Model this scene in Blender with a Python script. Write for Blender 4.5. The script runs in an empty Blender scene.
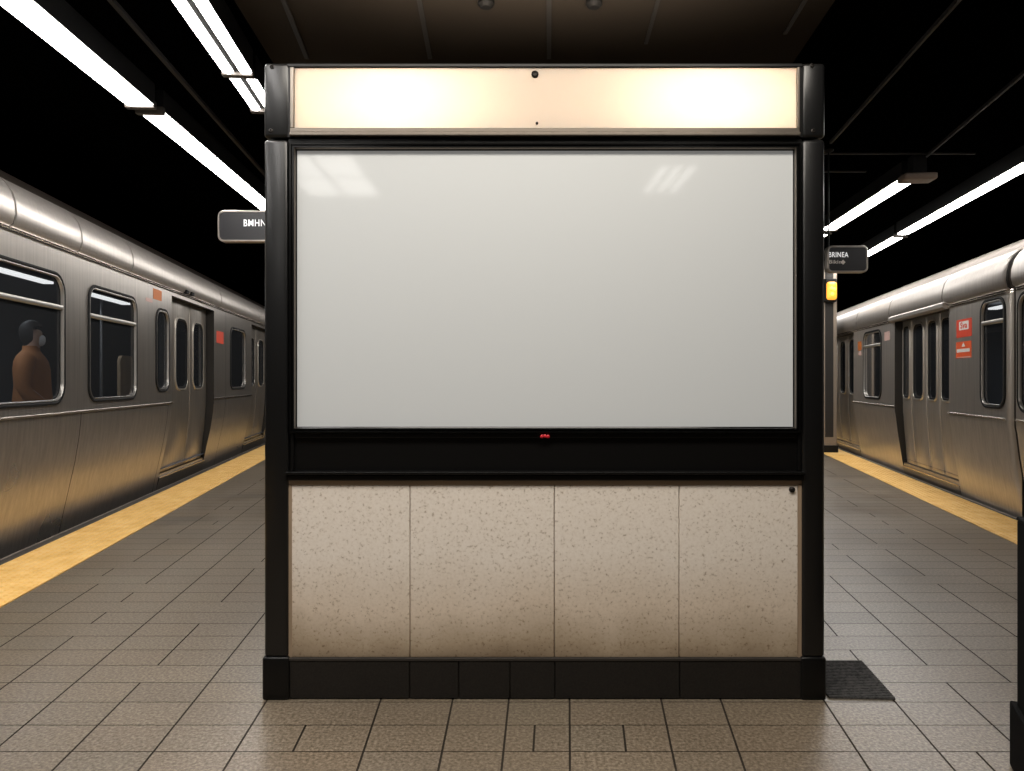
import bpy, bmesh, math, random
from mathutils import Vector, Matrix
random.seed(7)
S = bpy.context.scene
C = S.collection
F, CX, HY, H = 700.0, 512.0, 380.0, 1.4

# ------------------------------------------------------------------ helpers
def at(px, py, Y):
    """photo pixel -> world point at depth Y"""
    return Vector(((px - CX) * Y / F, Y, H + (HY - py) * Y / F))

def tag(o, label=None, cat=None, group=None, kind=None):
    if label: o['label'] = label
    if cat: o['category'] = cat
    if group: o['group'] = group
    if kind: o['kind'] = kind
    return o

def empty(name, loc=(0, 0, 0), rz=0.0):
    o = bpy.data.objects.new(name, None)
    o.empty_display_size = 0.1
    o.location = loc
    o.rotation_euler = (0, 0, rz)
    C.objects.link(o)
    return o

class MB:
    def __init__(self):
        self.bm = bmesh.new()
        self.mi = 0
    def box(self, lo, hi, bev=0.0, seg=2):
        lo = Vector(lo); hi = Vector(hi)
        r = bmesh.ops.create_cube(self.bm, size=1.0)
        vs = r['verts']
        c = (lo + hi) / 2; d = hi - lo
        for v in vs:
            v.co = Vector((v.co.x * d.x, v.co.y * d.y, v.co.z * d.z)) + c
        for f in {f for v in vs for f in v.link_faces}:
            f.material_index = self.mi
        if bev:
            es = list({e for v in vs for e in v.link_edges})
            bmesh.ops.bevel(self.bm, geom=es, offset=bev, segments=seg, profile=0.5, affect='EDGES', material=-1)
        return self
    def face(self, pts, mi=None):
        f = self.bm.faces.new([self.bm.verts.new(p) for p in pts])
        f.material_index = self.mi if mi is None else mi
        return f
    def grid(self, rows, close=False):
        vr = [[self.bm.verts.new(p) for p in r] for r in rows]
        for a, b in zip(vr[:-1], vr[1:]):
            n = len(a)
            for i in range(n if close else n - 1):
                f = self.bm.faces.new((a[i], a[(i + 1) % n], b[(i + 1) % n], b[i]))
                f.material_index = self.mi
        return vr
    def tube(self, p0, p1, r, n=12, r2=None):
        p0 = Vector(p0); p1 = Vector(p1)
        d = (p1 - p0).normalized()
        up = Vector((0, 0, 1)) if abs(d.z) < 0.9 else Vector((1, 0, 0))
        a = d.cross(up).normalized(); b = d.cross(a)
        r2 = r if r2 is None else r2
        ring = lambda p, rr: [p + (a * math.cos(t) + b * math.sin(t)) * rr for t in [2 * math.pi * i / n for i in range(n)]]
        v = self.grid([ring(p0, r), ring(p1, r2)], close=True)
        for q in (v[0], v[1]):
            f = self.bm.faces.new(q); f.material_index = self.mi
        return self
    def disc_lathe(self, c, axis, prof, n=16):
        """prof: list of (radius, height) along axis"""
        c = Vector(c); d = Vector(axis).normalized()
        up = Vector((0, 0, 1)) if abs(d.z) < 0.9 else Vector((1, 0, 0))
        a = d.cross(up).normalized(); b = d.cross(a)
        rows = [[c + d * h + (a * math.cos(t) + b * math.sin(t)) * max(r, 1e-4) for t in [2 * math.pi * i / n for i in range(n)]] for r, h in prof]
        v = self.grid(rows, close=True)
        self.bm.faces.new(v[0]); self.bm.faces.new(v[-1])
        return self
    def build(self, name, mat, parent=None, smooth=False, recalc=True, ang=35):
        bm = self.bm
        if recalc:
            bmesh.ops.recalc_face_normals(bm, faces=bm.faces[:])
        me = bpy.data.meshes.new(name)
        if smooth:
            for f in bm.faces: f.smooth = True
            lim = math.radians(ang)
            for e in bm.edges:
                if len(e.link_faces) == 2 and e.calc_face_angle(0) > lim:
                    e.smooth = False
        bm.to_mesh(me); bm.free()
        for m in (mat if isinstance(mat, (list, tuple)) else [mat]):
            me.materials.append(m)
        o = bpy.data.objects.new(name, me)
        C.objects.link(o)
        if parent: o.parent = parent
        return o

def rr(x0, x1, z0, z1, r, n=6):
    """rounded rectangle loop, 2-D, counter-clockwise"""
    r = max(0.0005, min(r, (x1 - x0) / 2 - 1e-4, (z1 - z0) / 2 - 1e-4))
    out = []
    for cx, cz, a0 in ((x1 - r, z1 - r, 0), (x0 + r, z1 - r, 90), (x0 + r, z0 + r, 180), (x1 - r, z0 + r, 270)):
        for i in range(n + 1):
            a = math.radians(a0 + 90 * i / n)
            out.append((cx + r * math.cos(a), cz + r * math.sin(a)))
    return out

def frame_rows(x0, x1, z0, z1, r, prof, n=6):
    """prof: list of (inset, height) -> list of loops of (a, b, height)"""
    return [[(a, b, h) for a, b in rr(x0 + i, x1 - i, z0 + i, z1 - i, max(r - i, 0.0006), n)] for i, h in prof]

def fill_holes(mb, outer, holes, conv):
    """flat polygon with holes, conv maps 2-D -> 3-D"""
    bm2 = bmesh.new()
    es = []
    for loop in [outer] + holes:
        vs = [bm2.verts.new((a, b, 0)) for a, b in loop]
        for i in range(len(vs)):
            es.append(bm2.edges.new((vs[i], vs[(i + 1) % len(vs)])))
    bmesh.ops.triangle_fill(bm2, use_beauty=True, use_dissolve=False, edges=es)
    vm = {v: mb.bm.verts.new(conv(v.co.x, v.co.y)) for v in bm2.verts}
    for f in bm2.faces:
        g = mb.bm.faces.new([vm[v] for v in f.verts]); g.material_index = mb.mi
    bm2.free()

def text_mesh(name, body, size, mat, parent, loc, rot, sx=1.0, align='CENTER', extrude=0.001, bold=0.0):
    cu = bpy.data.curves.new('txt', 'FONT')
    cu.body = body; cu.size = size; cu.align_x = align; cu.align_y = 'CENTER'; cu.extrude = extrude; cu.offset = bold; cu.space_character = 1.12
    t = bpy.data.objects.new('txt', cu)
    C.objects.link(t)
    bpy.context.view_layer.update()
    dg = bpy.context.evaluated_depsgraph_get()
    me = bpy.data.meshes.new_from_object(t.evaluated_get(dg))
    bpy.data.objects.remove(t); bpy.data.curves.remove(cu)
    me.transform(Matrix.Diagonal((sx, 1, 1, 1)))
    me.materials.clear(); me.materials.append(mat)
    o = bpy.data.objects.new(name, me)
    C.objects.link(o); o.parent = parent
    o.location = loc; o.rotation_euler = rot
    return o

# ------------------------------------------------------------------ materials
def mat(name, col=(.5, .5, .5), rough=.5, metal=0.0, spec=.5, emit=None, es=0.0):
    m = bpy.data.materials.new(name); m.use_nodes = True
    b = m.node_tree.nodes['Principled BSDF']
    b.inputs['Base Color'].default_value = (*col, 1)
    b.inputs['Roughness'].default_value = rough
    b.inputs['Metallic'].default_value = metal
    b.inputs['Specular IOR Level'].default_value = spec
    if emit:
        b.inputs['Emission Color'].default_value = (*emit, 1)
        b.inputs['Emission Strength'].default_value = es
    return m

def nd(m, typ, **kw):
    n = m.node_tree.nodes.new(typ)
    for k, v in kw.items():
        if k in n.inputs: n.inputs[k].default_value = v
        else: setattr(n, k, v)
    return n
def lk(m, a, b): m.node_tree.links.new(a, b)

def ramp(m, fac, stops):
    r = nd(m, 'ShaderNodeValToRGB')
    e = r.color_ramp.elements
    while len(e) < len(stops): e.new(0.5)
    for el, (p, c) in zip(e, stops):
        el.position = p; el.color = (*c, 1) if len(c) == 3 else c
    lk(m, fac, r.inputs['Fac'])
    return r

def steel(name, col, rough, streak=.16, metal=.82):
    """brushed steel with streaks running along the object's height"""
    m = mat(name, col, rough, metal)
    b = m.node_tree.nodes['Principled BSDF']
    tc = nd(m, 'ShaderNodeTexCoord')
    mp = nd(m, 'ShaderNodeMapping'); mp.inputs['Scale'].default_value = (14, 14, .35)
    lk(m, tc.outputs['Object'], mp.inputs['Vector'])
    n = nd(m, 'ShaderNodeTexNoise', Scale=2.2, Detail=6.0, Roughness=.65)
    lk(m, mp.outputs['Vector'], n.inputs['Vector'])
    r = ramp(m, n.outputs['Fac'], [(.25, tuple(c * (1 - streak * 1.6) for c in col)), (.75, tuple(min(1, c * (1 + streak)) for c in col))])
    lk(m, r.outputs['Color'], b.inputs['Base Color'])
    n2 = nd(m, 'ShaderNodeTexNoise', Scale=1.3, Detail=3.0)
    lk(m, tc.outputs['Object'], n2.inputs['Vector'])
    rg = nd(m, 'ShaderNodeMapRange'); rg.inputs['To Min'].default_value = rough * .8; rg.inputs['To Max'].default_value = rough * 1.25
    lk(m, n2.outputs['Fac'], rg.inputs['Value']); lk(m, rg.outputs['Result'], b.inputs['Roughness'])
    return m

M = {}
M['black'] = mat('black_paint', (.0035, .0034, .0035), .36, 0, .3)
M['black_gloss'] = mat('black_gloss', (.003, .003, .003), .2, 0, .4)
M['grey_post'] = mat('dark_grey_paint', (.006, .006, .0063), .3, .0, .5)
M['bronze'] = mat('bronze_rail', (.23, .20, .17), .35, .9)
M['dark'] = mat('dark_void', (.004, .004, .0045), .8, 0, .1)
M['rubber'] = mat('rubber', (.008, .008, .008), .6, 0, .2)
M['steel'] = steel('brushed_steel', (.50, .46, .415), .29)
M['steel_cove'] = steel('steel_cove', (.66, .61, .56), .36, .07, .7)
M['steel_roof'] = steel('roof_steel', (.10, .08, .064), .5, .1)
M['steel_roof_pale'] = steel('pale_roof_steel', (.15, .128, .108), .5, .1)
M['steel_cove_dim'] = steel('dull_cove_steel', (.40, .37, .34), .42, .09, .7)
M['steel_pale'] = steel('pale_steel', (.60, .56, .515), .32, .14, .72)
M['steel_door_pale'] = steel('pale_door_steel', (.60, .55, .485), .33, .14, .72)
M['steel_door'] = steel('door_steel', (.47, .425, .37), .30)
M['bright'] = mat('bright_trim', (.78, .74, .69), .25, 1.0)
M['chrome'] = mat('window_trim', (.30, .285, .265), .34, .8)
M['seam'] = mat('seam', (.02, .017, .014), .7)
M['white_dif'] = mat('tube_light', (.9, .9, .9), .4, 0, .3, (1.0, .965, .93), 24.0)
M['panel_lamp'] = mat('panel_lamp', (.9, .9, .9), .4, 0, .3, (1.0, .965, .91), 4.2)
M['housing'] = mat('lamp_housing', (.09, .078, .068), .45, .3)
M['bracket'] = mat('lamp_bracket', (.22, .17, .135), .5, .2)
M['column'] = mat('column_paint', (.30, .25, .20), .45, .3)
M['transom'] = mat('transom_metal', (.5, .48, .45), .4, .8)
M['bezel'] = mat('door_window_bezel', (.56, .52, .46), .36, .75)
M['inner_lamp'] = mat('carriage_lamp', (.9, .9, .9), .4, 0, .3, (1.0, .98, .95), 2.2)
M['rail'] = mat('steel_rail', (.35, .3, .26), .4, 1.0)
M['gravel'] = mat('track_ballast', (.02, .018, .016), .95)
M['wall'] = mat('tunnel_wall', (.003, .003, .0035), .85, 0, .05)
M['ceil'] = mat('black_ceiling', (.0008, .0008, .0009), .9, 0, .0)
M['ceil_lit'] = mat('painted_lit_ceiling', (.030, .0255, .021), .9, 0, .0)  # lit part of the ceiling, the light put into its base colour
M['ceil_rib'] = mat('ceiling_joint_strip', (.03, .029, .028), .6, 0, .2)
M['orange'] = mat('orange_sticker', (.55, .16, .03), .5)
M['red'] = mat('red_sticker', (.72, .075, .035), .45)
M['red2'] = mat('orange_red_sticker', (.80, .12, .035), .45)
M['white'] = mat('white_print', (.85, .80, .76), .5)
M['pink'] = mat('pale_print', (.62, .42, .37), .5)
M['sign'] = mat('sign_face', (.022, .022, .025), .35)
M['sign_edge'] = mat('sign_edge', (.42, .38, .34), .35, .8)
M['letters'] = mat('sign_letters', (.85, .85, .85), .5, 0, .3, (1, 1, 1), .55)
M['amber'] = mat('amber_lamp', (.8, .4, .05), .4, 0, .5, (1.0, .40, .03), .85)
M['amber_hot'] = mat('amber_bulb', (.9, .6, .1), .4, 0, .5, (1.0, .55, .10), 1.6)
M['led'] = mat('red_led', (.5, .01, .02), .35, 0, .5, (1, .03, .06), .06)
M['led_glass'] = mat('red_led_case', (.12, .004, .01), .3)
M['screw'] = mat('screw', (.02, .017, .015), .45, .6)
M['coat'] = mat('brown_coat', (.42, .17, .055), .8)
M['tan'] = mat('tan_panel', (.42, .30, .18), .6)
M['skin'] = mat('skin', (.62, .40, .30), .6)
M['hair'] = mat('dark_hair', (.01, .008, .007), .7)
M['trouser'] = mat('dark_trousers', (.015, .017, .024), .8)
M['shoe'] = mat('black_shoes', (.01, .01, .01), .5)
M['maskw'] = mat('white_face_mask', (.8, .8, .8), .7)
M['eye'] = mat('eye', (.02, .015, .012), .3)
M['inside'] = mat('carriage_lining', (.06, .068, .08), .6)
M['seat'] = mat('seat_shell', (.03, .036, .05), .5)
M['pole'] = mat('grab_pole', (.45, .45, .45), .3, .9)

def glass(name, tint, boost=1.0):
    m = bpy.data.materials.new(name); m.use_nodes = True
    nt = m.node_tree; nt.nodes.remove(nt.nodes['Principled BSDF'])
    out = nt.nodes['Material Output']
    tr = nd(m, 'ShaderNodeBsdfTransparent'); tr.inputs['Color'].default_value = (*tint, 1)
    gl = nd(m, 'ShaderNodeBsdfGlossy', Roughness=.06); gl.inputs['Color'].default_value = (boost, boost, boost, 1)
    fr = nd(m, 'ShaderNodeFresnel', IOR=1.5)
    mx = nd(m, 'ShaderNodeMixShader')
    lk(m, fr.outputs[0], mx.inputs[0]); lk(m, tr.outputs[0], mx.inputs[1]); lk(m, gl.outputs[0], mx.inputs[2])
    df = nd(m, 'ShaderNodeBsdfDiffuse'); df.inputs['Color'].default_value = (.27, .29, .32, 1)
    m2 = nd(m, 'ShaderNodeMixShader'); m2.inputs[0].default_value = .055
    lk(m, mx.outputs[0], m2.inputs[1]); lk(m, df.outputs[0], m2.inputs[2])
    lk(m, m2.outputs[0], out.inputs['Surface'])
    return m
M['glass'] = glass('tinted_glass', (.42, .44, .46))
M['glass_dark'] = glass('dark_glass', (.16, .17, .18))

# stone: speckled pale panels with grime and painted shade low down
def make_stone():
    m = mat('speckled_stone', (.5, .45, .4), .62, 0, .3)
    b = m.node_tree.nodes['Principled BSDF']
    tc = nd(m, 'ShaderNodeTexCoord')
    n1 = nd(m, 'ShaderNodeTexNoise', Scale=80.0, Detail=3.5, Roughness=.55); lk(m, tc.outputs['Object'], n1.inputs['Vector'])
    r1 = ramp(m, n1.outputs['Fac'], [(.28, (.46, .38, .30)), (.40, (.80, .725, .645)), (.60, (.86, .79, .715))])
    v = nd(m, 'ShaderNodeTexVoronoi', Scale=58.0); lk(m, tc.outputs['Object'], v.inputs['Vector'])
    rv = ramp(m, v.outputs['Distance'], [(.0, (1, 1, 1)), (.08, (1, 1, 1)), (.2, (0, 0, 0))])
    n3 = nd(m, 'ShaderNodeTexNoise', Scale=9.0, Detail=2.0); lk(m, tc.outputs['Object'], n3.inputs['Vector'])
    r3 = ramp(m, n3.outputs['Fac'], [(.5, (0, 0, 0)), (.68, (.75, .75, .75))])
    mu = nd(m, 'ShaderNodeMath', operation='MULTIPLY'); lk(m, rv.outputs['Color'], mu.inputs[0]); lk(m, r3.outputs['Color'], mu.inputs[1])
    mx = nd(m, 'ShaderNodeMixRGB'); mx.inputs['Color2'].default_value = (.34, .26, .195, 1)
    lk(m, mu.outputs[0], mx.inputs['Fac']); lk(m, r1.outputs['Color'], mx.inputs['Color1'])
    # dirt and painted-in shading, both darker towards the floor
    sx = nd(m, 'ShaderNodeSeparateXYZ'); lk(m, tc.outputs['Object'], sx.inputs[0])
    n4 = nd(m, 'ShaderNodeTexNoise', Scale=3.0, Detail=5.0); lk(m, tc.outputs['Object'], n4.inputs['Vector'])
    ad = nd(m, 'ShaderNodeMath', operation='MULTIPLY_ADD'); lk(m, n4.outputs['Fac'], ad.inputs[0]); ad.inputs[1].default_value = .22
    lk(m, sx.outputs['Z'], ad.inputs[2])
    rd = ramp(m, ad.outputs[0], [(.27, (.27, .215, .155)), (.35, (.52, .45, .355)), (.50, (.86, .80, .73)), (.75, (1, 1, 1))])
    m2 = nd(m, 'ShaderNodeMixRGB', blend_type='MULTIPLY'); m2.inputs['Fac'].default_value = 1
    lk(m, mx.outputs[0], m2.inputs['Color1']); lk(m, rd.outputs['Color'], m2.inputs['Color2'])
    lk(m, m2.outputs[0], b.inputs['Base Color'])
    return m
M['stone'] = make_stone()
M['stone_edge'] = mat('stone_joint', (.34, .25, .17), .7)

def speck(name, c0, c1, scale, rough, spec=.5, bump=.0):
    m = mat(name, c0, rough, 0, spec)
    b = m.node_tree.nodes['Principled BSDF']
    tc = nd(m, 'ShaderNodeTexCoord')
    n1 = nd(m, 'ShaderNodeTexNoise', Scale=scale, Detail=3.0, Roughness=.6); lk(m, tc.outputs['Object'], n1.inputs['Vector'])
    r1 = ramp(m, n1.outputs['Fac'], [(.35, c0), (.65, c1)])
    lk(m, r1.outputs['Color'], b.inputs['Base Color'])
    if bump:
        bp = nd(m, 'ShaderNodeBump', Strength=bump, Distance=.002); lk(m, n1.outputs['Fac'], bp.inputs['Height']); lk(m, bp.outputs[0], b.inputs['Normal'])
    return m
M['plinth'] = speck('dark_terrazzo', (.004, .0033, .003), (.014, .0115, .0095), 130, .5)
M['plinth_joint'] = mat('plinth_joint', (.03, .025, .021), .6)
M['mat'] = speck('ribbed_mat', (.035, .035, .037), (.10, .097, .095), 60, .75, .2, .6)
M['edge'] = speck('platform_edge', (.030, .026, .023), (.055, .047, .04), 50, .6)

def make_tile():
    m = mat('floor_tile', (.2, .17, .14), .33, 0, .5)
    b = m.node_tree.nodes['Principled BSDF']
    tc = nd(m, 'ShaderNodeTexCoord')
    n1 = nd(m, 'ShaderNodeTexNoise', Scale=75.0, Detail=3.0, Roughness=.7); lk(m, tc.outputs['Object'], n1.inputs['Vector'])
    r1 = ramp(m, n1.outputs['Fac'], [(.33, (.082, .063, .043)), (.5, (.168, .137, .102)), (.67, (.285, .24, .185))])
    a = nd(m, 'ShaderNodeVertexColor'); a.layer_name = 'tone'
    m2 = nd(m, 'ShaderNodeMixRGB', blend_type='MULTIPLY'); m2.inputs['Fac'].default_value = 1
    lk(m, r1.outputs['Color'], m2.inputs['Color1']); lk(m, a.outputs['Color'], m2.inputs['Color2'])
    n2 = nd(m, 'ShaderNodeTexNoise', Scale=1.1, Detail=4.0); lk(m, tc.outputs['Object'], n2.inputs['Vector'])
    r2 = ramp(m, n2.outputs['Fac'], [(.3, (.80, .78, .75)), (.7, (1.05, 1.04, 1.02))])
    m3 = nd(m, 'ShaderNodeMixRGB', blend_type='MULTIPLY'); m3.inputs['Fac'].default_value = 1
    lk(m, m2.outputs[0], m3.inputs['Color1']); lk(m, r2.outputs['Color'], m3.inputs['Color2'])
    lk(m, m3.outputs[0], b.inputs['Base Color'])
    rg = nd(m, 'ShaderNodeMapRange'); rg.inputs['To Min'].default_value = .24; rg.inputs['To Max'].default_value = .40
    lk(m, n2.outputs['Fac'], rg.inputs['Value']); lk(m, rg.outputs['Result'], b.inputs['Roughness'])
    bp = nd(m, 'ShaderNodeBump', Strength=.25, Distance=.002); lk(m, n1.outputs['Fac'], bp.inputs['Height']); lk(m, bp.outputs[0], b.inputs['Normal'])
    return m
M['tile'] = make_tile()
M['grout'] = mat('floor_grout', (.03, .024, .019), .8, 0, .2)

def make_yellow():
    m = mat('yellow_tactile', (.72, .43, .11), .5, 0, .4)
    b = m.node_tree.nodes['Principled BSDF']
    tc = nd(m, 'ShaderNodeTexCoord')
    n = nd(m, 'ShaderNodeTexNoise', Scale=5.0, Detail=6.0, Roughness=.65); lk(m, tc.outputs['Object'], n.inputs['Vector'])
    r = ramp(m, n.outputs['Fac'], [(.3, (.76, .44, .115)), (.55, (.90, .58, .20)), (.75, (.95, .68, .30))])
    lk(m, r.outputs['Color'], b.inputs['Base Color'])
    return m
M['yellow'] = make_yellow()

# screen: pale backlit acrylic sheet with a glossy cover
M['screen'] = mat('display_sheet', (.445, .46, .462), .5, 0, .2, (1.0, 1.0, .985), .14)
_b = M['screen'].node_tree.nodes['Principled BSDF']
_b.inputs['Coat Weight'].default_value = 1.0; _b.inputs['Coat Roughness'].default_value = .06; _b.inputs['Coat IOR'].default_value = 1.55

def make_acrylic():
    m = bpy.data.materials.new('opal_acrylic'); m.use_nodes = True
    nt = m.node_tree; nt.nodes.remove(nt.nodes['Principled BSDF']); out = nt.nodes['Material Output']
    t = nd(m, 'ShaderNodeBsdfTranslucent'); t.inputs['Color'].default_value = (.95, .935, .91, 1)
    d = nd(m, 'ShaderNodeBsdfDiffuse'); d.inputs['Color'].default_value = (.75, .70, .63, 1)
    g = nd(m, 'ShaderNodeBsdfGlossy', Roughness=.2)
    m1 = nd(m, 'ShaderNodeMixShader'); m1.inputs[0].default_value = .35
    lk(m, t.outputs[0], m1.inputs[1]); lk(m, d.outputs[0], m1.inputs[2])
    m2 = nd(m, 'ShaderNodeMixShader'); fr = nd(m, 'ShaderNodeFresnel', IOR=1.22)
    lk(m, fr.outputs[0], m2.inputs[0]); lk(m, m1.outputs[0], m2.inputs[1]); lk(m, g.outputs[0], m2.inputs[2])
    lk(m, m2.outputs[0], out.inputs['Surface'])
    return m
M['acrylic'] = make_acrylic()
M['box_in'] = mat('lightbox_lining', (.88, .735, .575), .8, 0, .1)

# ------------------------------------------------------------------ platform lines
LI = lambda Y: -2.50 - .15 * Y      # inner edge of left yellow strip
LO = lambda Y: -3.06 - .15 * Y
LE = lambda Y: -3.16 - .15 * Y
RI = lambda Y: 2.99 + .22 * Y
RO = lambda Y: 3.487 + .22 * Y
RE = lambda Y: 3.545 + .22 * Y
YA, YB = -5.0, 24.0

# floor tiles: fanned joints, rows of about 0.2 m
def interp(x, tab):
    if x <= tab[0][0]: return tab[0][1]
    for (a, b), (c, d) in zip(tab[:-1], tab[1:]):
        if x <= c: return b + (d - b) * (x - a) / (c - a)
    return tab[-1][1]
SL = [(-2.956, -.15), (-1.38, -.085), (-.574, -.035), (.25, .08), (.91, .14), (2.2, .15), (3.659, .22)]
cols = [-2.956, -2.60, -2.30, -2.0, -1.70, -1.385, -1.07, -.574, -.26, -.015, .25, .65, .91, 1.36, 1.665, 1.98, 2.28, 2.62, 2.95, 3.30, 3.659]
def XL(u, Y): return u + interp(u, SL) * (Y - 3.04)
mb = MB()
tone = mb.bm.loops.layers.color.new('tone')
mb.face([(LE(YA), YA, -.004), (RE(YA), YA, -.004), (RE(YB), YB, -.004), (LE(YB), YB, -.004)], 1)
mb.face([(LE(YA), YA, -.004), (LE(YA), YA, -1.1), (LE(YB), YB, -1.1), (LE(YB), YB, -.004)], 1)
mb.face([(RE(YA), YA, -.004), (RE(YA), YA, -1.1), (RE(YB), YB, -1.1), (RE(YB), YB, -.004)], 1)
rows = [3.043 - .203 * k for k in range(40, 0, -1)] + [3.043 + .196 * k for k in range(0, 107)]
g = .0042; gy = .0024
rnd = random.Random(3)
for Y0, Y1 in zip(rows[:-1], rows[1:]):
    k = 0
    while k < len(cols) - 1:
        k2 = k + 1
        if not (-.6 < cols[k] < 1.0) and k2 < len(cols) - 1 and rnd.random() < .28: k2 += 1
        u0, u1 = cols[k], cols[k2]
        splits = [u0, u1]
        if rnd.random() < .035: splits = [u0, u0 + (u1 - u0) * rnd.choice((.5, .45, .6)), u1]
        if abs(Y1 - 2.84) < .03 and abs(u0 - .25) < .01: splits = [.25, .47, .65]
        for a, b in zip(splits[:-1], splits[1:]):
            t = rnd.gauss(1.0, .03); w = rnd.gauss(0, .008)
            f = mb.face([(XL(a, Y0) + g, Y0 + gy, 0), (XL(b, Y0) - g, Y0 + gy, 0), (XL(b, Y1) - g, Y1 - gy, 0), (XL(a, Y1) + g, Y1 - gy, 0)], 0)
            for l in f.loops: l[tone] = (t + w, t, t - w, 1)
        k = k2
for f in mb.bm.faces:
    if f.material_index == 1:
        for l in f.loops: l[tone] = (1, 1, 1, 1)
    f.normal_update()
floor = mb.build('floor', [M['tile'], M['grout']], recalc=False)
tag(floor, 'brown-grey speckled tile platform floor between the trains', None, None, 'structure')

# yellow tactile strips with domes, dark stone coping outside them
def strip(name, a, b, label, e):
    s = 1 if b(0) > a(0) else -1
    root = empty(name, (a(8), 8, 0)); inv = Vector(root.location)
    m = MB(); ya, yb = -1.5, 22.0
    z0 = .006
    lo = [(a(ya), ya), (b(ya), ya), (b(yb), yb), (a(yb), yb)]
    top = [Vector((x, y, z0)) - inv for x, y in lo]; bot = [Vector((x, y, -.02)) - inv for x, y in lo]
    m.grid([bot, top], close=True); m.face(top)
    m.build('strip_surface', M['yellow'], root)
    d = MB(); wid = abs(b(0) - a(0)); n = int(wid / .06)
    y = 2.6
    while y < 13.0:
        for i in range(n):
            x = a(y) + s * (i + .5) * wid / n
            c = Vector((x, y, z0)) - inv
            d.grid([[c + Vector((math.cos(t) * r, math.sin(t) * r, h)) for t in [math.pi * k / 3 for k in range(6)]] for r, h in ((.017, 0), (.013, .005), (.004, .0062))], close=True)
        y += .06
    o = d.build('raised_dome', M['yellow'], root, smooth=True); o['kind'] = 'stuff'
    tag(root, label, 'warning strip')
    return root
strip('tactile_strip', LI, LO, 'yellow raised-dome warning strip along the edge beside the left train', None)
strip('tactile_strip', RI, RO, 'yellow raised-dome warning strip along the edge beside the right train', None)
for nm, a, b in (('trim_1', LO, LE), ('trim_2', RO, RE)):
    m = MB()
    lo = [(a(YA), YA), (b(YA), YA), (b(YB), YB), (a(YB), YB)]
    top = [Vector((x, y, .002)) for x, y in lo]; bot = [Vector((x, y, -.25)) for x, y in lo]
    m.grid([bot, top], close=True); m.face(top)
    # pale nosing bead along the very edge
    s = -.012 if b(0) < 0 else .012
    m.mi = 1
    m.tube((b(YA), YA, -.004), (b(YB), YB, -.004), .012, 8)
    o = m.build(nm, [M['edge'], M['rail']])
    tag(o, 'dark platform coping with a metal nosing, %s track' % ('left' if nm == 'trim_1' else 'right'), None, None, 'structure')

# track beds, walls, ceiling
for nm, x0, x1, lab in (('trim_3', -16, -2, 'dark track bed under the left train'), ('trim_4', 2, 18, 'dark track bed under the right train')):
    m = MB(); m.box((x0, -6, -1.22), (x1, 26, -1.1))
    tag(m.build(nm, M['gravel']), lab, None, None, 'structure')
for nm, lo, hi in (('wall_left', (-12.2, -6, -1.2), (-12.0, 26, 5)), ('wall_right', (14, -6, -1.2), (14.2, 26, 5)), ('wall_back', (-12, 26, -1.2), (14, 26.2, 5)), ('wall_front', (-12, -6.2, -1.2), (14, -6, 5))):
    m = MB(); m.box(lo, hi)
    tag(m.build(nm, M['wall']), 'dark tunnel wall, ' + nm.replace('wall_', ''), None, None, 'structure')
ZC = 3.70
m = MB(); m.box((-12, -6, ZC), (14, 26, ZC + .1))
tag(m.build('ceiling', M['ceil']), 'black painted station ceiling', None, None, 'structure')
# ceiling panels above the billboard, browner to stand in for light on them
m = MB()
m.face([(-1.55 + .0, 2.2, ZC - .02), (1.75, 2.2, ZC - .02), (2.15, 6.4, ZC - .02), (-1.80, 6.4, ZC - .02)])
tag(m.build('trim_5', M['ceil_lit']), 'ceiling panels above the billboard, lit look painted in brown', None, None, 'structure')
# joint strips: from pixel lines on the ceiling
def ceil_pt(px, py, z=ZC):
    Y = F * (z - H) / (HY - py)
    return Vector(((px - CX) * Y / F, Y, z))
nt = 6
for (p, q, w, ext0, ext1) in (((113.5, 0), (264, 172), .05, 2.5, 1), ((285, 0), (307, 55), .05, 1.5, 0), ((420, 0), (430, 55), .05, 1.5, 0), ((549, 0), (549, 55), .05, 1.5, 0), ((657, 0), (646, 40), .04, 1.5, 0), ((803, 0), (785, 30), .04, 1.5, 0), ((956, 0), (830.6, 141), .035, 2, 0), ((1023.7, 71), (905, 173), .035, 2, 0)):
    a, b = ceil_pt(*p), ceil_pt(*q)
    d = (b - a).normalized(); n = Vector((d.y, -d.x, 0)) * w * .3
    a = a - d * ext0; b = b + d * ext1
    m = MB()
    zt = ZC; zb = ZC - .03
    lo = [a - n, a + n, b + n, b - n]
    m.grid([[Vector((v.x, v.y, zt)) for v in lo], [Vector((v.x, v.y, zb)) for v in lo]], close=True)
    m.face([Vector((v.x, v.y, zb)) for v in lo])
    tag(m.build('trim_%d' % nt, M['ceil_rib']), 'narrow ceiling joint strip', None, None, 'structure'); nt += 1
for py, xa, xb in ((153, 826, 975), (171, 815, 866)):
    a, b = ceil_pt(xa, py), ceil_pt(xb, py)
    m = MB(); m.box((a.x - 1, a.y - .012, ZC - .014), (b.x, a.y + .012, ZC))
    tag(m.build('trim_%d' % nt, M['ceil_rib']), 'cross joint strip of the ceiling', None, None, 'structure'); nt += 1
for px, lab in ((486, 'small dark round ceiling fitting above the billboard, left one'), (594, 'small dark round ceiling fitting above the billboard, right one')):
    p = ceil_pt(px, -2)
    m = MB(); m.disc_lathe((0, 0, .0), (0, 0, -1), [(.05, 0), (.05, .02), (.03, .04), (.0, .045)], 16)
    o = m.build('ceiling_fitting', M['rubber'], smooth=True); o.location = (p.x, p.y, ZC - .02)
    tag(o, lab, 'ceiling fitting')

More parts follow.
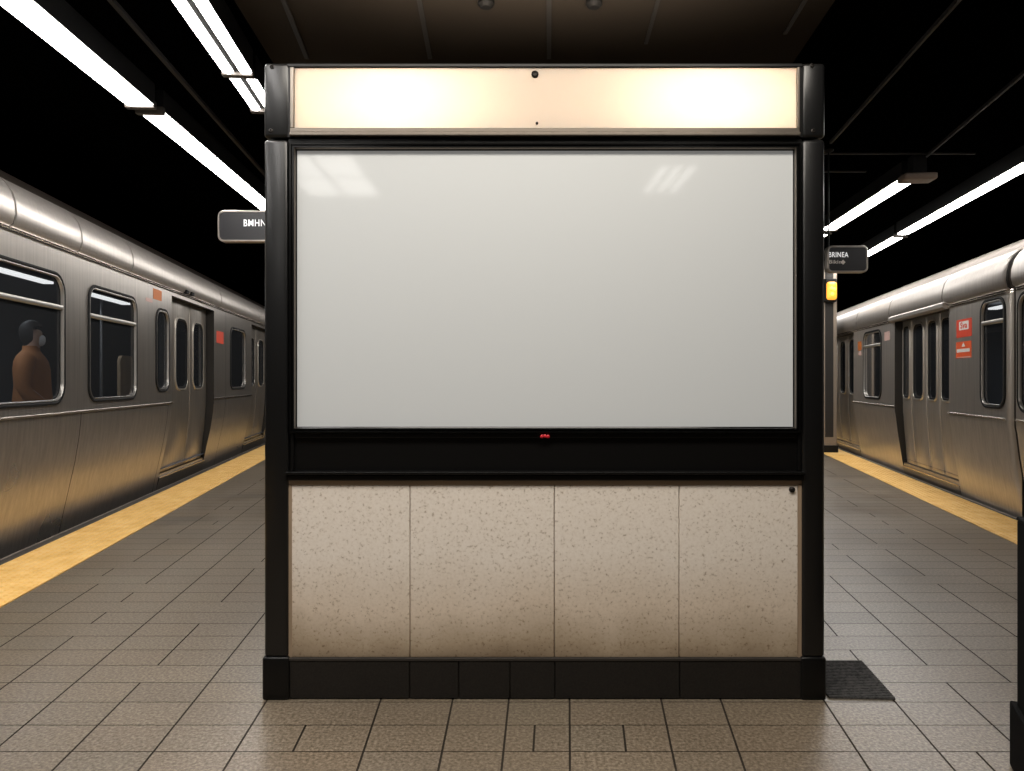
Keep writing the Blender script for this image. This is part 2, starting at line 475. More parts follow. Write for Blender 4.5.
# ------------------------------------------------------------------ billboard kiosk
YK = 3.0625
def K(px, py, Y=YK): return at(px, py, Y)
def X_(px, Y=YK): return (px - CX) * Y / F
def Z_(py, Y=YK): return H + (HY - py) * Y / F
kx = X_(545)
kiosk = empty('station_billboard', (kx, YK + .16, 0))
tag(kiosk, 'black-framed station billboard with blank white display, glowing lightbox header and speckled stone base', 'billboard')
KO = Vector((kx, YK + .16, 0))
def kbox(m, x0, x1, z0, z1, y0, y1, bev=0, seg=2):
    m.box(Vector((x0, y0, z0)) - KO, Vector((x1, y1, z1)) - KO, bev, seg); return m
DK = .34   # thickness
for side, (a, b, c, d) in enumerate(((263.8, 288, 262.3, 289.5), (802.5, 825.3, 801, 826.2))):
    m = MB(); kbox(m, X_(a), X_(b), Z_(658), Z_(139), YK, YK + DK, .016, 3)
    p = m.build('post', M['grey_post'], kiosk, smooth=True, ang=60)
    m = MB(); kbox(m, X_(a), X_(b) + (.008 if side == 0 else 0), Z_(137.3), Z_(63), YK - .002, YK + DK + .002, .014, 3)
    c2 = m.build('post_cap', M['grey_post'], p, smooth=True, ang=60)
    m = MB(); kbox(m, X_(c), X_(d), 0, Z_(657), YK - .006, YK + DK + .006, .01, 2)
    m.build('post_base', M['black'], p, smooth=True, ang=60)
    for px, py in (((271, 131), (272, 67)) if side == 0 else ((813, 131), (812, 66))):
        m = MB()
        v = K(px, py, YK) - KO
        m.disc_lathe(v + Vector((0, .003, 0)), (0, -1, 0), [(.010, 0), (.010, .007), (.006, .009), (.004, .006)], 10)
        m.build('screw', M['screw'], p)
xl, xr = X_(287.5), X_(803)
# header light box
hb = empty('header_lightbox', (0, YK - KO.y, Z_(98))); hb.parent = kiosk
HB = KO + Vector(hb.location)
def hbox(m, x0, x1, z0, z1, y0, y1, bev=0):
    m.box(Vector((x0, y0, z0)) - HB, Vector((x1, y1, z1)) - HB, bev); return m
m = MB()
hbox(m, xl, xr, Z_(67.5), Z_(63.5), YK - .004, YK + .33, .004)
hbox(m, xl, X_(294), Z_(137), Z_(67), YK, YK + .33)
hbox(m, X_(797), xr, Z_(137), Z_(67), YK, YK + .33)
hbox(m, xl, xr, Z_(137), Z_(129.5), YK + .05, YK + .33)
hbox(m, xl, xr, Z_(137), Z_(63.5), YK + .31, YK + .33)
m.build('lightbox_case', M['black'], hb)
m = MB()
hbox(m, X_(290), X_(799.5), Z_(132.4), Z_(128), YK - .004, YK + .05, .003)
hbox(m, X_(290), X_(799.5), Z_(136.6), Z_(132.8), YK - .016, YK + .05, .004)
hbox(m, X_(290.5), X_(294), Z_(128), Z_(67.5), YK - .006, YK + .02, .002)
hbox(m, X_(797), X_(799.5), Z_(128), Z_(67.5), YK - .006, YK + .02, .002)
m.build('bottom_rail', M['bronze'], hb)
m = MB()      # pale lining
yb = YK + .305
x0, x1, z0, z1 = X_(294.5), X_(796.5), Z_(129), Z_(68)
P = lambda x, y, z: Vector((x, y, z)) - HB
m.face([P(x0, yb, z0), P(x1, yb, z0), P(x1, yb, z1), P(x0, yb, z1)])
m.face([P(x0, YK + .03, z0), P(x1, YK + .03, z0), P(x1, yb, z0), P(x0, yb, z0)])
m.face([P(x0, YK + .03, z1), P(x1, YK + .03, z1), P(x1, yb, z1), P(x0, yb, z1)])
m.face([P(x0, YK + .03, z0), P(x0, YK + .03, z1), P(x0, yb, z1), P(x0, yb, z0)])
m.face([P(x1, YK + .03, z0), P(x1, YK + .03, z1), P(x1, yb, z1), P(x1, yb, z0)])
m.build('lightbox_lining', M['box_in'], hb)
m = MB(); hbox(m, X_(293.5), X_(797.5), Z_(129), Z_(67.5), YK + .006, YK + .012)
m.build('opal_panel', M['acrylic'], hb)
for px, py, r in ((535, 74, .016), (537, 123, .006)):
    m = MB(); m.disc_lathe(K(px, py) - HB + Vector((0, .006, 0)), (0, -1, 0), [(r, 0), (r, .006), (r * .6, .011), (r * .4, .007)], 12)
    m.build('screw', M['screw'], hb)
def area(name, loc, rot, sx, sy, power, col, spread=180):
    l = bpy.data.lights.new(name, 'AREA'); l.shape = 'RECTANGLE'; l.size = sx; l.size_y = sy
    l.energy = power; l.color = col; l.spread = math.radians(spread)
    o = bpy.data.objects.new(name, l); o.location = loc; o.rotation_euler = rot
    C.objects.link(o)
    return o
for px in (398, 704):
    v = K(px, 102)
    o = area('lightbox_lamp', (0, 0, 0), (math.radians(90), 0, 0), .26, .05, 9.5, (.88, .93, 1.0))
    o.parent = hb; o.location = Vector((v.x * 1.03, YK + .17, v.z)) - HB
o = area('added_ceiling_fill', (0, 0, 0), (math.radians(180), 0, 0), 1.9, .06, 110.0, (1.0, .83, .66), 125)  # added light without a fixture, brightens the ceiling above the header
o.parent = hb; o.location = Vector((kx, YK + .2, Z_(63.5) + .012)) - HB

# display frame and display
def kframe(m, px0, px1, py0, py1, prof, r=.004):
    x0, x1, z0, z1 = X_(px0), X_(px1), Z_(py1), Z_(py0)
    rows = frame_rows(x0, x1, z0, z1, r, [(i, h) for i, h in prof], 2)
    m.grid([[Vector((a, YK - h, b)) - KO for a, b, h in row] for row in rows], close=True)
m = MB()
kframe(m, 289, 801.5, 142.5, 433.5, [(0, -.05), (0, .000), (.004, .006), (.010, .006), (.0115, -.002), (.016, -.002), (.017, .003), (.022, .003), (.024, -.018), (.0275, -.02), (.030, -.03)])
m.build('display_frame', M['black_gloss'], kiosk)
m = MB()
kframe(m, 293.5, 797, 147, 429.5, [(0, -.02), (0, -.002), (.003, -.0005), (.005, -.004), (.005, -.02)])
m.build('display_bead', M['bronze'], kiosk)
m = MB(); kbox(m, X_(292), X_(796.5), Z_(431), Z_(148), YK + .024, YK + .04)
m.build('display_panel', M['screen'], kiosk)
m = MB(); kbox(m, xl, xr, Z_(430), Z_(137), YK + .06, YK + DK - .01)
kbox(m, xl, xr, Z_(143.2), Z_(137.4), YK + .01, YK + .06, .003)
m.build('display_case', M['black'], kiosk)
# black band under the display
m = MB()
kbox(m, xl, xr, Z_(478), Z_(432), YK + .022, YK + DK - .01)
kbox(m, X_(286.5), X_(804), Z_(474.5), Z_(471.5), YK - .016, YK + .03, .003)
kbox(m, X_(288), X_(803), Z_(480.5), Z_(475), YK - .004, YK + .03, .003)
kbox(m, X_(294), X_(798), Z_(438), Z_(433.5), YK + .006, YK + .03, .002)
kbox(m, X_(290), X_(293), Z_(471), Z_(433), YK + .008, YK + .03, .002)
kbox(m, X_(799), X_(802), Z_(471), Z_(433), YK + .008, YK + .03, .002)
m.build('lower_band', M['black'], kiosk)
m = MB()
for dx in (-.014, 0, .013):
    m.disc_lathe(K(545, 436.5) - KO + Vector((dx, .006, .002 * (dx == 0))), (0, -1, 0), [(.008, 0), (.008, .007), (.004, .011), (.0, .012)], 10)
o = m.build('indicator_light', M['led'], kiosk, smooth=True); o['label'] = 'small red indicator light under the display'
m = MB(); m.disc_lathe(K(793, 490) - KO + Vector((0, .02, 0)), (0, -1, 0), [(.013, 0), (.013, .012), (.007, .016), (.0, .016)], 12)
m.build('screw', M['screw'], kiosk)
# stone panels
ss = [288.5, 409.5, 554.5, 680, 801]
m = MB(); kbox(m, xl, xr, Z_(659), Z_(482), YK + .034, YK + DK - .01)
kbox(m, xl, xr, Z_(485.5), Z_(480.5), YK + .012, YK + .04)
kbox(m, xl, X_(291), Z_(659), Z_(484), YK + .012, YK + .04)
kbox(m, X_(799.3), xr, Z_(659), Z_(484), YK + .012, YK + .04)
m.build('stone_backing', M['stone_edge'], kiosk)
for i in range(4):
    m = MB(); kbox(m, X_(ss[i]) + (.004 if i == 0 else .0016), X_(ss[i + 1]) - (.008 if i == 3 else .0016), Z_(658.5), Z_(485.8), YK + .014, YK + .05, .0025, 1)
    m.build('stone_panel', M['stone'], kiosk)
# plinth
m = MB(); ps = [289, 409.5, 458.5, 510, 555, 680, 802]
kbox(m, xl, xr, 0.0, Z_(661), YK + .014, YK + DK - .01)
m.mi = 1; kbox(m, xl, xr, Z_(661.3), Z_(658.4), YK + .001, YK + .03, .002)
m.mi = 0
for a, b in zip(ps[:-1], ps[1:]):
    kbox(m, X_(a) + .0022, X_(b) - .0022, .004, Z_(661.5), YK + .004, YK + .03, .002, 1)
m.build('plinth', [M['plinth'], M['plinth_joint']], kiosk)

# floor mat beside the billboard
m = MB()
fl = lambda px, py: Vector(((px - CX) * F * H / (py - HY) / F, F * H / (py - HY), 0))
q = [fl(827.5, 698.5), fl(895.5, 700), fl(861.5, 662), fl(815, 662)]
q[0].x = 1.395; q[3].x = 1.395
cen = sum(q, Vector()) / 4
m.grid([[v - cen for v in q], [v - cen + Vector((0, 0, .007)) for v in q]], close=True)
m.face([v - cen + Vector((0, 0, .007)) for v in q])
for i in range(24):
    t0 = (i + .25) / 24; t1 = (i + .75) / 24
    a = q[0].lerp(q[3], t0); b = q[1].lerp(q[2], t0); c = q[1].lerp(q[2], t1); d = q[0].lerp(q[3], t1)
    base = [v - cen + Vector((0, 0, .007)) for v in (a, b, c, d)]; top = [v + Vector((0, 0, .003)) for v in base]
    m.grid([base, top], close=True); m.face(top)
o = m.build('floor_mat', M['mat']); o.location = cen
tag(o, 'small dark ribbed mat on the tiles at the right foot of the billboard', 'mat')

# black post at the right edge of the picture
bx = 1.811; by = 2.42
ro = empty('barrier_post', (bx, by, 0), math.radians(-24))
m = MB(); m.box((-.036, -.06, .22), (.09, .09, .90), .008); m.build('post', M['dark'], ro)
m = MB(); m.box((-.052, -.10, 0), (.12, .12, .235), .006)
m.build('post_base', M['dark'], ro)
m = MB(); m.box((-.038, -.062, .895), (.092, .092, .91), .006); m.build('post_cap', M['dark'], ro)
tag(ro, 'short black square post with a thicker base at the right edge of the picture', 'post')

# ------------------------------------------------------------------ trains
def profile(dz):
    """side profile of a car: (outward offset, z); dz lowers the upper part"""
    return ([(-.24, -.55), (-.205, -.1), (-.165, .1), (-.112, .35), (-.055, .62), (-.017, .87), (-.003, 1.02 - (.1 if dz else 0)), (0, 1.10 - (.1 if dz else 0))],
            [(-.002, 2.605 - dz), (.03, 2.63 - dz), (.045, 2.70 - dz), (.040, 2.79 - dz), (.015, 2.88 - dz), (-.03, 2.95 - dz), (-.085, 3.00 - dz)],
            [(-.085, 3.00 - dz), (-.10, 3.015 - dz), (-.13, 3.02 - dz), (-.20, 3.10 - dz), (-.34, 3.19 - dz), (-.7, 3.28 - dz), (-1.38, 3.33 - dz), (-2.1, 3.28 - dz), (-2.6, 3.05 - dz), (-2.76, 2.6 - dz), (-2.76, -.5)])

class Car:
    def __init__(s, name, label, side, X0, slope, Ya, Yb, dz, curve_ends=(False, False)):
        s.side = side; s.k = math.sqrt(1 + slope * slope); s.dz = dz
        s.root = empty(name, (X0, 0, 0), math.atan(slope) * side)
        tag(s.root, label, 'train')
        s.Ya, s.Yb, s.ce = Ya, Yb, curve_ends
        s.zb = 1.10 - (.1 if dz else 0); s.zt = 2.605 - dz
        s.lower, s.cove, s.roof = profile(dz)
        s.tk = .72 if dz else 1.0
        s.lower = [(o * s.tk, z) for o, z in s.lower]
    def P(s, o, Y, z): return Vector((o * s.side, Y * s.k, z))
    def endo(s, Y):
        """rounded vertical corners at a free car end"""
        d = 0
        for fl, e in zip(s.ce, (s.Ya, s.Yb)):
            if fl:
                t = abs(Y - e)
                if t < .05: d -= .05 - math.sqrt(max(0, .05 ** 2 - (.05 - t) ** 2))
        return d
    def ys(s, a, b):
        out = [a]
        for fl, e in zip(s.ce, (s.Ya, s.Yb)):
            if fl: 
                for t in (0, .005, .014, .028, .05):
                    y = e + t if e == s.Ya else e - t
                    if a < y < b: out.append(y)
        return sorted(set(out + [b]))
    def sweep(s, m, prof, a, b):
        m.grid([[s.P(o + s.endo(y), y, z) for o, z in prof] for y in s.ys(a, b)])
    def panel(s, a, b, wins, ztop=None):
        """side panel between two world depths with window holes (a0,a1,z0,z1,r)"""
        m = MB()
        s.sweep(m, s.lower, a, b)
        ys = s.ys(a, b)
        fa, fb = a, b
        if s.ce[0] and a == s.Ya: fa = s.Ya + .05
        if s.ce[1] and b == s.Yb: fb = s.Yb - .05
        # curved end pieces
        for y0, y1 in zip(ys[:-1], ys[1:]):
            if y1 <= fa + 1e-6 or y0 >= fb - 1e-6:
                m.grid([[s.P(s.endo(y), y, z) for z in (s.zb, s.zt)] for y in (y0, y1)])
        fill_holes(m, [(fa, s.zb), (fb, s.zb), (fb, s.zt), (fa, s.zt)], [rr(w[0], w[1], w[2], w[3], w[4]) for w in wins], lambda y, z: s.P(0, y, z))
        bmesh.ops.remove_doubles(m.bm, verts=m.bm.verts[:], dist=.0005)
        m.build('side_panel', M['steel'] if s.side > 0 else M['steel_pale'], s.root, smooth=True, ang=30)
        # belt rail and upper double rail
        m = MB()
        ba, bb = max(a, fa), min(b, fb)
        m.grid([[s.P(o, y, s.zb + z) for o, z in ((0, -.012), (.012, -.010), (.014, .004), (.004, .010), (0, .010))] for y in (ba, bb)])
        m.build('belt_rail', M['bright'], s.root)
    def top(s, seams, a=None, b=None):
        a = s.Ya if a is None else a; b = s.Yb if b is None else b
        for z in (s.zt - .03, s.zt - .008):
            m = MB(); m.grid([[s.P(o + s.endo(y), y, z + q) for o, q in ((0, -.008), (.013, -.006), (.015, .003), (0, .008))] for y in s.ys(a, b)])
            m.build('upper_rail', M['bright'], s.root)
        cuts = [a] + [y for y in seams if a < y < b] + [b]
        for y0, y1 in zip(cuts[:-1], cuts[1:]):
            m = MB(); e = .015
            yy = s.ys(y0 + e, y1 - e)
            m.grid([[s.P(o - (.02 if j in (0, len(yy) + 1) else 0) + s.endo(y), y, z) for o, z in s.cove] for j, y in enumerate([yy[0]] + yy + [yy[-1]])])
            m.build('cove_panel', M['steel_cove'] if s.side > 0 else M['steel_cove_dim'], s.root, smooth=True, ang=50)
        m = MB(); s.sweep(m, [(o - .012, z) for o, z in s.cove], a, b)
        m.build('cove_backing', M['seam'], s.root)
        m = MB(); s.sweep(m, s.roof, a, b)
        # car end walls
        sec = s.lower + [(0, s.zt)] + s.cove + s.roof[1:]
        for y in (a, b):
            m.face([s.P(o - (.05 if s.endo(y) else 0), y, z) for o, z in sec])
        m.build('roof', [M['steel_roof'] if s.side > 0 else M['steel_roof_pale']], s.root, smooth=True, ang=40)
        m = MB(); lo, hi = s.P(-2.6, a + .3, -1.1), s.P(-.25, b - .3, -.4)
        m.box((min(lo.x, hi.x), lo.y, lo.z), (max(lo.x, hi.x), hi.y, hi.z))
        m.build('undercarriage', M['dark'], s.root)
        # dark lining: floor, ceiling, back wall
        m = MB()
        for pts in ([(-.14, .215), (-2.7, .215)], [(-.03, s.zt - .02), (-2.7, s.zt - .02)], [(-2.7, .215), (-2.7, s.zt - .02)]):
            m.face([s.P(pts[0][0], a + .1, pts[0][1]), s.P(pts[1][0], a + .1, pts[1][1]), s.P(pts[1][0], b - .1, pts[1][1]), s.P(pts[0][0], b - .1, pts[0][1])])
        m.build('interior_lining', M['inside'], s.root)
    def seam(s, Y, o=.0012, w=.012, zs=None):
        m = MB()
        pr = s.lower if zs is None else [(0, zs[0]), (0, zs[1])]
        m.grid([[s.P(q + o, y, z) for q, z in pr] for y in (Y - w / 2, Y + w / 2)])
        m.build('panel_seam', M['seam'], s.root)
    def window(s, y0, y1, z0, z1, r, bar=None, gl='glass', lip=.0):
        """rubber gasket + bright inner trim + pane, optional transom bar"""
        def loops(prof, a0=y0, a1=y1, b0=z0, b1=z1, rad=r):
            return [[s.P(h + lip, a, b) for a, b, h in row] for row in frame_rows(a0, a1, b0, b1, rad, prof)]
        m = MB()
        m.grid(loops([(-.022, 0), (-.020, .010), (-.006, .014), (.004, .010), (.012, -.01), (.02, -.03)]), close=True)
        f = m.build('window', M['rubber'], s.root, smooth=True, ang=50)
        m = MB()
        m.grid(loops([(.008, -.008), (.010, .011), (.018, .012), (.022, .006), (.025, -.014)]), close=True)
        m.build('window_trim', M['chrome'], f, smooth=True, ang=50)
        if bar:
            m = MB()
            m.grid([[s.P(o + lip, y, bar + z) for o, z in ((-.02, -.024), (.004, -.022), (.010, -.012), (.010, .012), (.004, .02), (-.02, .022))] for y in (y0 + .024, y1 - .024)])
            m.build('transom_bar', M['transom'], f, smooth=True, ang=60)
        m = MB()
        m.face([s.P(-.018 + lip, a, b) for a, b in rr(y0 + .01, y1 - .01, z0 + .01, z1 - .01, r)])
        m.build('pane', M[gl], f)
        return f
    def door(s, y0, y1, splits, wins, ztop, zw0, zw1, rec=.11):
        """recessed doorway with leaves, each with a slot window"""
        m = MB()   # lining of the opening
        low = [(o, z) for o, z in s.lower if z > .16]
        jm = [(0.0 + o, z) for o, z in ([(-.155 * s.tk, .14)] + low + [(0, ztop)])]
        for y in (y0, y1):
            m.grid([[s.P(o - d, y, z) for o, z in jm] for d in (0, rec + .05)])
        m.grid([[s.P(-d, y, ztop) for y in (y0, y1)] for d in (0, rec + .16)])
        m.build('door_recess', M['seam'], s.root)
        # header strip above the opening
        m = MB(); m.grid([[s.P(o, y, z) for o, z in ((0, ztop), (0, s.zt))] for y in (y0, y1)])
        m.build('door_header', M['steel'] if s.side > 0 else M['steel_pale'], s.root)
        # lower skirt and threshold
        m = MB()
        m.grid([[s.P(o * s.tk, y, z) for o, z in ((-.24, -.55), (-.205, -.1), (-.165, .06), (-.155, .10), (-.175, .11), (-.175, .15), (-.2, .155), (-.40, .16))] for y in (y0, y1)])
        m.build('threshold', M['steel_door'], s.root)
        m = MB(); m.grid([[s.P(o * s.tk, y, z) for o, z in ((-.159, .095), (-.147, .100), (-.147, .112), (-.18, .118))] for y in (y0 + .01, y1 - .01)])
        m.build('threshold_lip', M['bright'], s.root)
        prof = [(o * .55 - rec, z) for o, z in [(-.145 * s.tk, .165)] + low]
        for (a, b), w in zip(zip(splits[:-1], splits[1:]), wins):
            m = MB(); e = .010; a += e; b -= e
            ysl = [(a, -.035), (a + .008, -.008), (a + .03, 0), (b - .03, 0), (b - .008, -.008), (b, -.035)]
            m.grid([[s.P(o + d, y, z) for o, z in prof] for y, d in ysl])
            zt = ztop - .005
            for (ya, da), (yb_, db) in zip(ysl[:-1], ysl[1:]):
                if da == 0 and db == 0:
                    fill_holes(m, [(ya, s.zb), (yb_, s.zb), (yb_, zt), (ya, zt)], [rr(w[0], w[1], zw0, zw1, (w[1] - w[0]) * .30)], lambda y, z: s.P(-rec, y, z))
                else:
                    m.grid([[s.P(-rec + d, y, z) for z in (s.zb, zt)] for y, d in ((ya, da), (yb_, db))])
            bmesh.ops.remove_doubles(m.bm, verts=m.bm.verts[:], dist=.0005)
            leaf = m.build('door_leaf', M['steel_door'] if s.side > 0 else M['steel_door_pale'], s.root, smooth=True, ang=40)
            r = (w[1] - w[0]) * .30
            m = MB()
            m.grid([[s.P(h - rec, y, z) for y, z, h in row] for row in frame_rows(w[0], w[1], zw0, zw1, r, [(-.028, 0), (-.022, .012), (-.004, .012), (.0, .004)])], close=True)
            m.build('window_trim', M['bezel'], leaf, smooth=True, ang=50)
            m = MB()
            m.grid([[s.P(h - rec, y, z) for y, z, h in row] for row in frame_rows(w[0], w[1], zw0, zw1, r, [(-.004, .008), (.02, .006), (.028, -.012)])], close=True)
            m.build('window_gasket', M['rubber'], leaf, smooth=True, ang=50)
            m = MB(); m.face([s.P(-rec - .008, y, z) for y, z in rr(w[0], w[1], zw0, zw1, r)])
            m.build('pane', M['glass_dark'], leaf)
        # dark edge plate behind leaves
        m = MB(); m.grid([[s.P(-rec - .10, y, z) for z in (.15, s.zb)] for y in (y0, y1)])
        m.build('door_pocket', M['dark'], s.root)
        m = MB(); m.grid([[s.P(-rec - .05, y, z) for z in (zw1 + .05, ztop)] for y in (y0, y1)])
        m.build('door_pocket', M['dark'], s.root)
    def sticker(s, name, y0, y1, z0, z1, m_, o=.002, parent=None, label=None):
        m = MB()
        pts = rr(y0, y1, z0, z1, .012, 3)
        m.grid([[s.P(o - .002, y, z) for y, z in pts], [s.P(o, y, z) for y, z in pts]], close=True)
        m.face([s.P(o, y, z) for y, z in pts])
        ob = m.build(name, m_, parent or s.root)
        if label: ob['label'] = label
        return ob

# ---- left train
L = Car('subway_car', 'brushed steel subway car standing along the left platform edge', 1, -3.12, .15, 2.2, 17.5, 0)
wA = (4.95, 6.36, 1.20, 2.34, .17); wB = (6.86, 8.06, 1.20, 2.33, .14); wC = (8.70, 9.16, 1.27, 2.29, .15); wD = (12.35, 13.5, 1.25, 2.33, .16)
wZ = (3.0, 4.4, 1.20, 2.34, .17)
L.panel(L.Ya, 9.28, [wZ, wA, wB, wC])
L.panel(11.32, 14.05, [wD])
L.panel(16.0, L.Yb, [])
L.top([3.2, 4.35, 5.50, 6.62, 7.86, 11.6, 14.6])
L.seam(6.70); L.seam(9.14); L.seam(12.05)
L.seam(12.05, zs=(1.11, 2.57))
L.window(*wZ, bar=2.05); L.window(*wA, bar=2.055); L.window(*wB, bar=2.04)
L.window(*wC); L.window(*wD)
L.door(9.28, 11.32, [9.30, 10.44, 11.30], [(9.78, 10.30), (10.58, 11.08)], 2.52, 1.28, 2.27)
L.door(14.05, 16.0, [14.07, 15.0, 15.98], [(14.3, 14.8), (15.2, 15.75)], 2.52, 1.28, 2.27)
L.sticker('sticker', 8.60, 8.90, 2.40, 2.53, M['orange'], label='small orange sticker')
L.sticker('sticker', 8.36, 8.58, 2.345, 2.39, M['pink'], label='small pale peeling sticker')
L.sticker('sticker', 11.46, 11.90, 2.01, 2.21, M['red'], label='red sticker beside the doorway')
for y in (9.78, 10.02):
    m = MB(); m.box(L.P(.03, y, 2.63) - Vector((.02, .05, .025)), L.P(.03, y, 2.63) + Vector((.03, .05, .025)), .006)
    m.build('marker_lamp', M['rubber'], L.root)
# interior of the left car
def lamp_strip(car, a, b, z, o):
    m = MB(); lo, hi = car.P(o - .05, a, z - .012), car.P(o + .05, b, z + .012)
    m.box((min(lo.x, hi.x), lo.y, lo.z), (max(lo.x, hi.x), hi.y, hi.z), .004)
    m.build('interior_lamp', M['inner_lamp'], car.root)
for a, b in ((3.5, 6.98), (7.78, 8.9)): lamp_strip(L, a, b, 2.36, -.42)
for y0, y1 in ((4.6, 6.6), (7.2, 8.9)):
    m = MB()
    # bench with its back to the far wall
    m.grid([[L.P(o, y, z) for o, z in ((-2.1, .3), (-2.1, .62), (-2.12, .66), (-2.5, .64), (-2.56, .75), (-2.64, 1.25), (-2.66, 1.27), (-2.69, 1.25))] for y in (y0, y1)])
    m.build('bench_seat', M['seat'], L.root, smooth=True, ang=40)
for y, o in ((10.1, -1.2),):
    m = MB(); m.tube(L.P(o, y, .22), L.P(o, y, 2.56), .022, 12)
    m.build('grab_pole', M['pole'], L.root, smooth=True)
m = MB()
pt = rr(9.14, 9.56, .9, 1.72, .10)
m.grid([[L.P(o, y, z) for y, z in pt] for o in (-.62, -.58)], close=True)
m.face([L.P(-.62, y, z) for y, z in pt]); m.face([L.P(-.58, y, z) for y, z in pt])
m.build('seat_divider', M['tan'], L.root)
l = area('interior_fill', (0, 0, 0), (0, 0, 0), .3, 5.0, 45.0, (.92, .96, 1.0)); l.parent = L.root; l.location = L.P(-1.35, 7.0, 2.5)  # added fill so the passenger and lining show through the windows

# ---- right trains
R = Car('subway_car', 'brushed steel subway car on the right with red stickers beside its open-recessed doors', -1, 3.47, .22, 7.09, 18.5, .285, (True, False))
w1 = (7.165, 7.70, 1.12, 2.25, .13); w2 = (11.28, 12.28, 1.10, 2.21, .16)
R.panel(R.Ya, 8.58, [w1]); R.panel(10.62, 12.95, [w2]); R.panel(15.2, R.Yb, [])
R.top([8.68, 10.75, 12.6, 14.6])
R.window(*w1, bar=2.02); R.window(*w2, bar=1.98)
R.door(8.58, 10.62, [8.60, 9.15, 9.62, 10.20, 10.60], [(8.78, 9.06), (9.24, 9.53), (9.72, 10.10), (10.27, 10.52)], 2.28, 1.14, 2.19, .095)
R.door(12.95, 15.2, [12.97, 13.75, 14.45, 15.18], [(13.2, 13.6), (13.9, 14.3), (14.6, 15.0)], 2.28, 1.14, 2.17, .095)
R.seam(8.62, zs=(1.02, 2.28)) if False else None
st = R.sticker('sticker', 7.94, 8.36, 1.90, 2.11, M['red'], label='red sticker with a white printed patch')
R.sticker('sticker_print', 8.02, 8.28, 1.985, 2.085, M['white'], .0032, st)
st2 = R.sticker('sticker', 7.95, 8.37, 1.655, 1.85, M['red2'], label='orange-red sticker with a white triangle and stripe')
R.sticker('sticker_print', 7.99, 8.35, 1.725, 1.765, M['white'], .0032, st2)
R.sticker('sticker_print', 7.97, 8.35, 1.66, 1.672, M['pink'], .0032, st2)
m = MB(); m.face([R.P(.0035, y, z) for y, z in ((8.11, 1.79), (8.21, 1.79), (8.16, 1.84))])
m.build('sticker_print', M['white'], st2)
# lettering on the white patch faces the platform (-X local)
text_mesh('sticker_lettering', 'Sva', .10, M['red'], st, R.P(.0046, 8.15, 2.035), (math.radians(90), 0, math.radians(-90)), 1.3, bold=.002)
R.sticker('sticker', 12.42, 12.66, 1.93, 2.09, M['orange'], label='small faded orange sticker left of the small window')
R.sticker('sticker', 12.44, 12.62, 1.84, 1.91, M['pink'], label='small pale sticker under the orange one')
R.sticker('sticker', 10.86, 11.12, 2.02, 2.16, M['pink'], label='small pale sticker near the cove')
# projecting header over the doors
m = MB(); m.grid([[R.P(o, y, z) for o, z in ((0, 2.275), (.05, 2.28), (.065, 2.30), (.065, 2.345), (.05, 2.36), (0, 2.36))] for y in (8.60, 10.72)])
for y in (8.60, 10.72): m.face([R.P(o, y, z) for o, z in ((0, 2.275), (.05, 2.28), (.065, 2.30), (.065, 2.345), (.05, 2.36), (0, 2.36))])
m.build('door_canopy', M['steel_cove_dim'], R.root)
lamp_strip(R, 7.8, 8.45, 2.25, -.42); lamp_strip(R, 12.6, 13.6, 2.19, -.42)

N = Car('subway_car', 'nearer steel subway car cut off by the right edge of the picture', -1, 3.47, .22, 1.6, 6.98, .285, (False, True))
w3 = (6.1, 6.885, 1.10, 2.24, .13); w4 = (4.3, 5.6, 1.10, 2.24, .15)
N.panel(N.Ya, N.Yb, [w3, w4]); N.top([3.0, 4.2, 5.6])
N.window(*w3); N.window(*w4, bar=1.98)
l = area('interior_fill', (0, 0, 0), (0, 0, 0), .3, 6.0, 40.0, (.92, .96, 1.0)); l.parent = R.root; l.location = R.P(-1.35, 10.5, 2.2)  # added fill that lifts the dark interior behind the right windows
# bellows between the two right cars
m = MB()
x0, x1 = R.P(-2.6, 7.0, 0).x, R.P(-.12, 7.0, 0).x
m.box((min(x0, x1), N.Yb * N.k + .003, -.3), (max(x0, x1), R.Ya * R.k - .003, 2.66))
m.build('gangway_bellows', M['dark'], N.root)

# ------------------------------------------------------------------ ceiling lights
def fixture(name, label, xs, z, Y0, Y1, slope, w, double=False, caps=(True, True), group=None):
    """surface batten: housing + one or two lit diffusers; xs = x at Y=0"""
    root = empty(name, (xs + slope * Y0, Y0, z), -math.atan(slope))
    ln = (Y1 - Y0) * math.sqrt(1 + slope * slope)
    m = MB(); m.box((-w / 2, 0, .028), (w / 2, ln, ZC - z), .004)
    m.build('housing', M['rubber'], root)
    parts = ((-w / 2, -.02), (.02, w / 2)) if double else ((-w / 2, w / 2),)
    for a, b in parts:
        m = MB()
        c = (a + b) / 2; r = (b - a) / 2
        pr = [(c + r * math.cos(t) / math.cos(math.pi / 6), -.04 * (math.sin(t) - .5)) for t in [math.pi / 6 + math.pi * 2 / 3 * i / 8 for i in range(9)]]
        m.grid([[Vector((x, y, zz + .03)) for x, zz in pr] for y in (.03, ln - .03)])
        for y in (.03, ln - .03): m.face([Vector((x, y, zz + .03)) for x, zz in pr])
        m.build('diffuser', M['white_dif'], root, smooth=True, ang=60)
    for k, fl in enumerate(caps):
        if fl:
            y0, y1 = ((-.02, .03), (ln - .03, ln + .02))[k]
            m = MB(); m.box((-w / 2 - .005, y0, .002), (w / 2 + .005, y1, .06), .006)
            m.build('end_cap', M['housing'], root)
    tag(root, label, 'ceiling light', group)
    return root
ZL = 3.5
fixture('ceiling_light', 'long lit fluorescent tube at the top left corner, the nearer one of the left row', -2.58, ZL, .6, 5.43, -.055, .215, caps=(False, True))
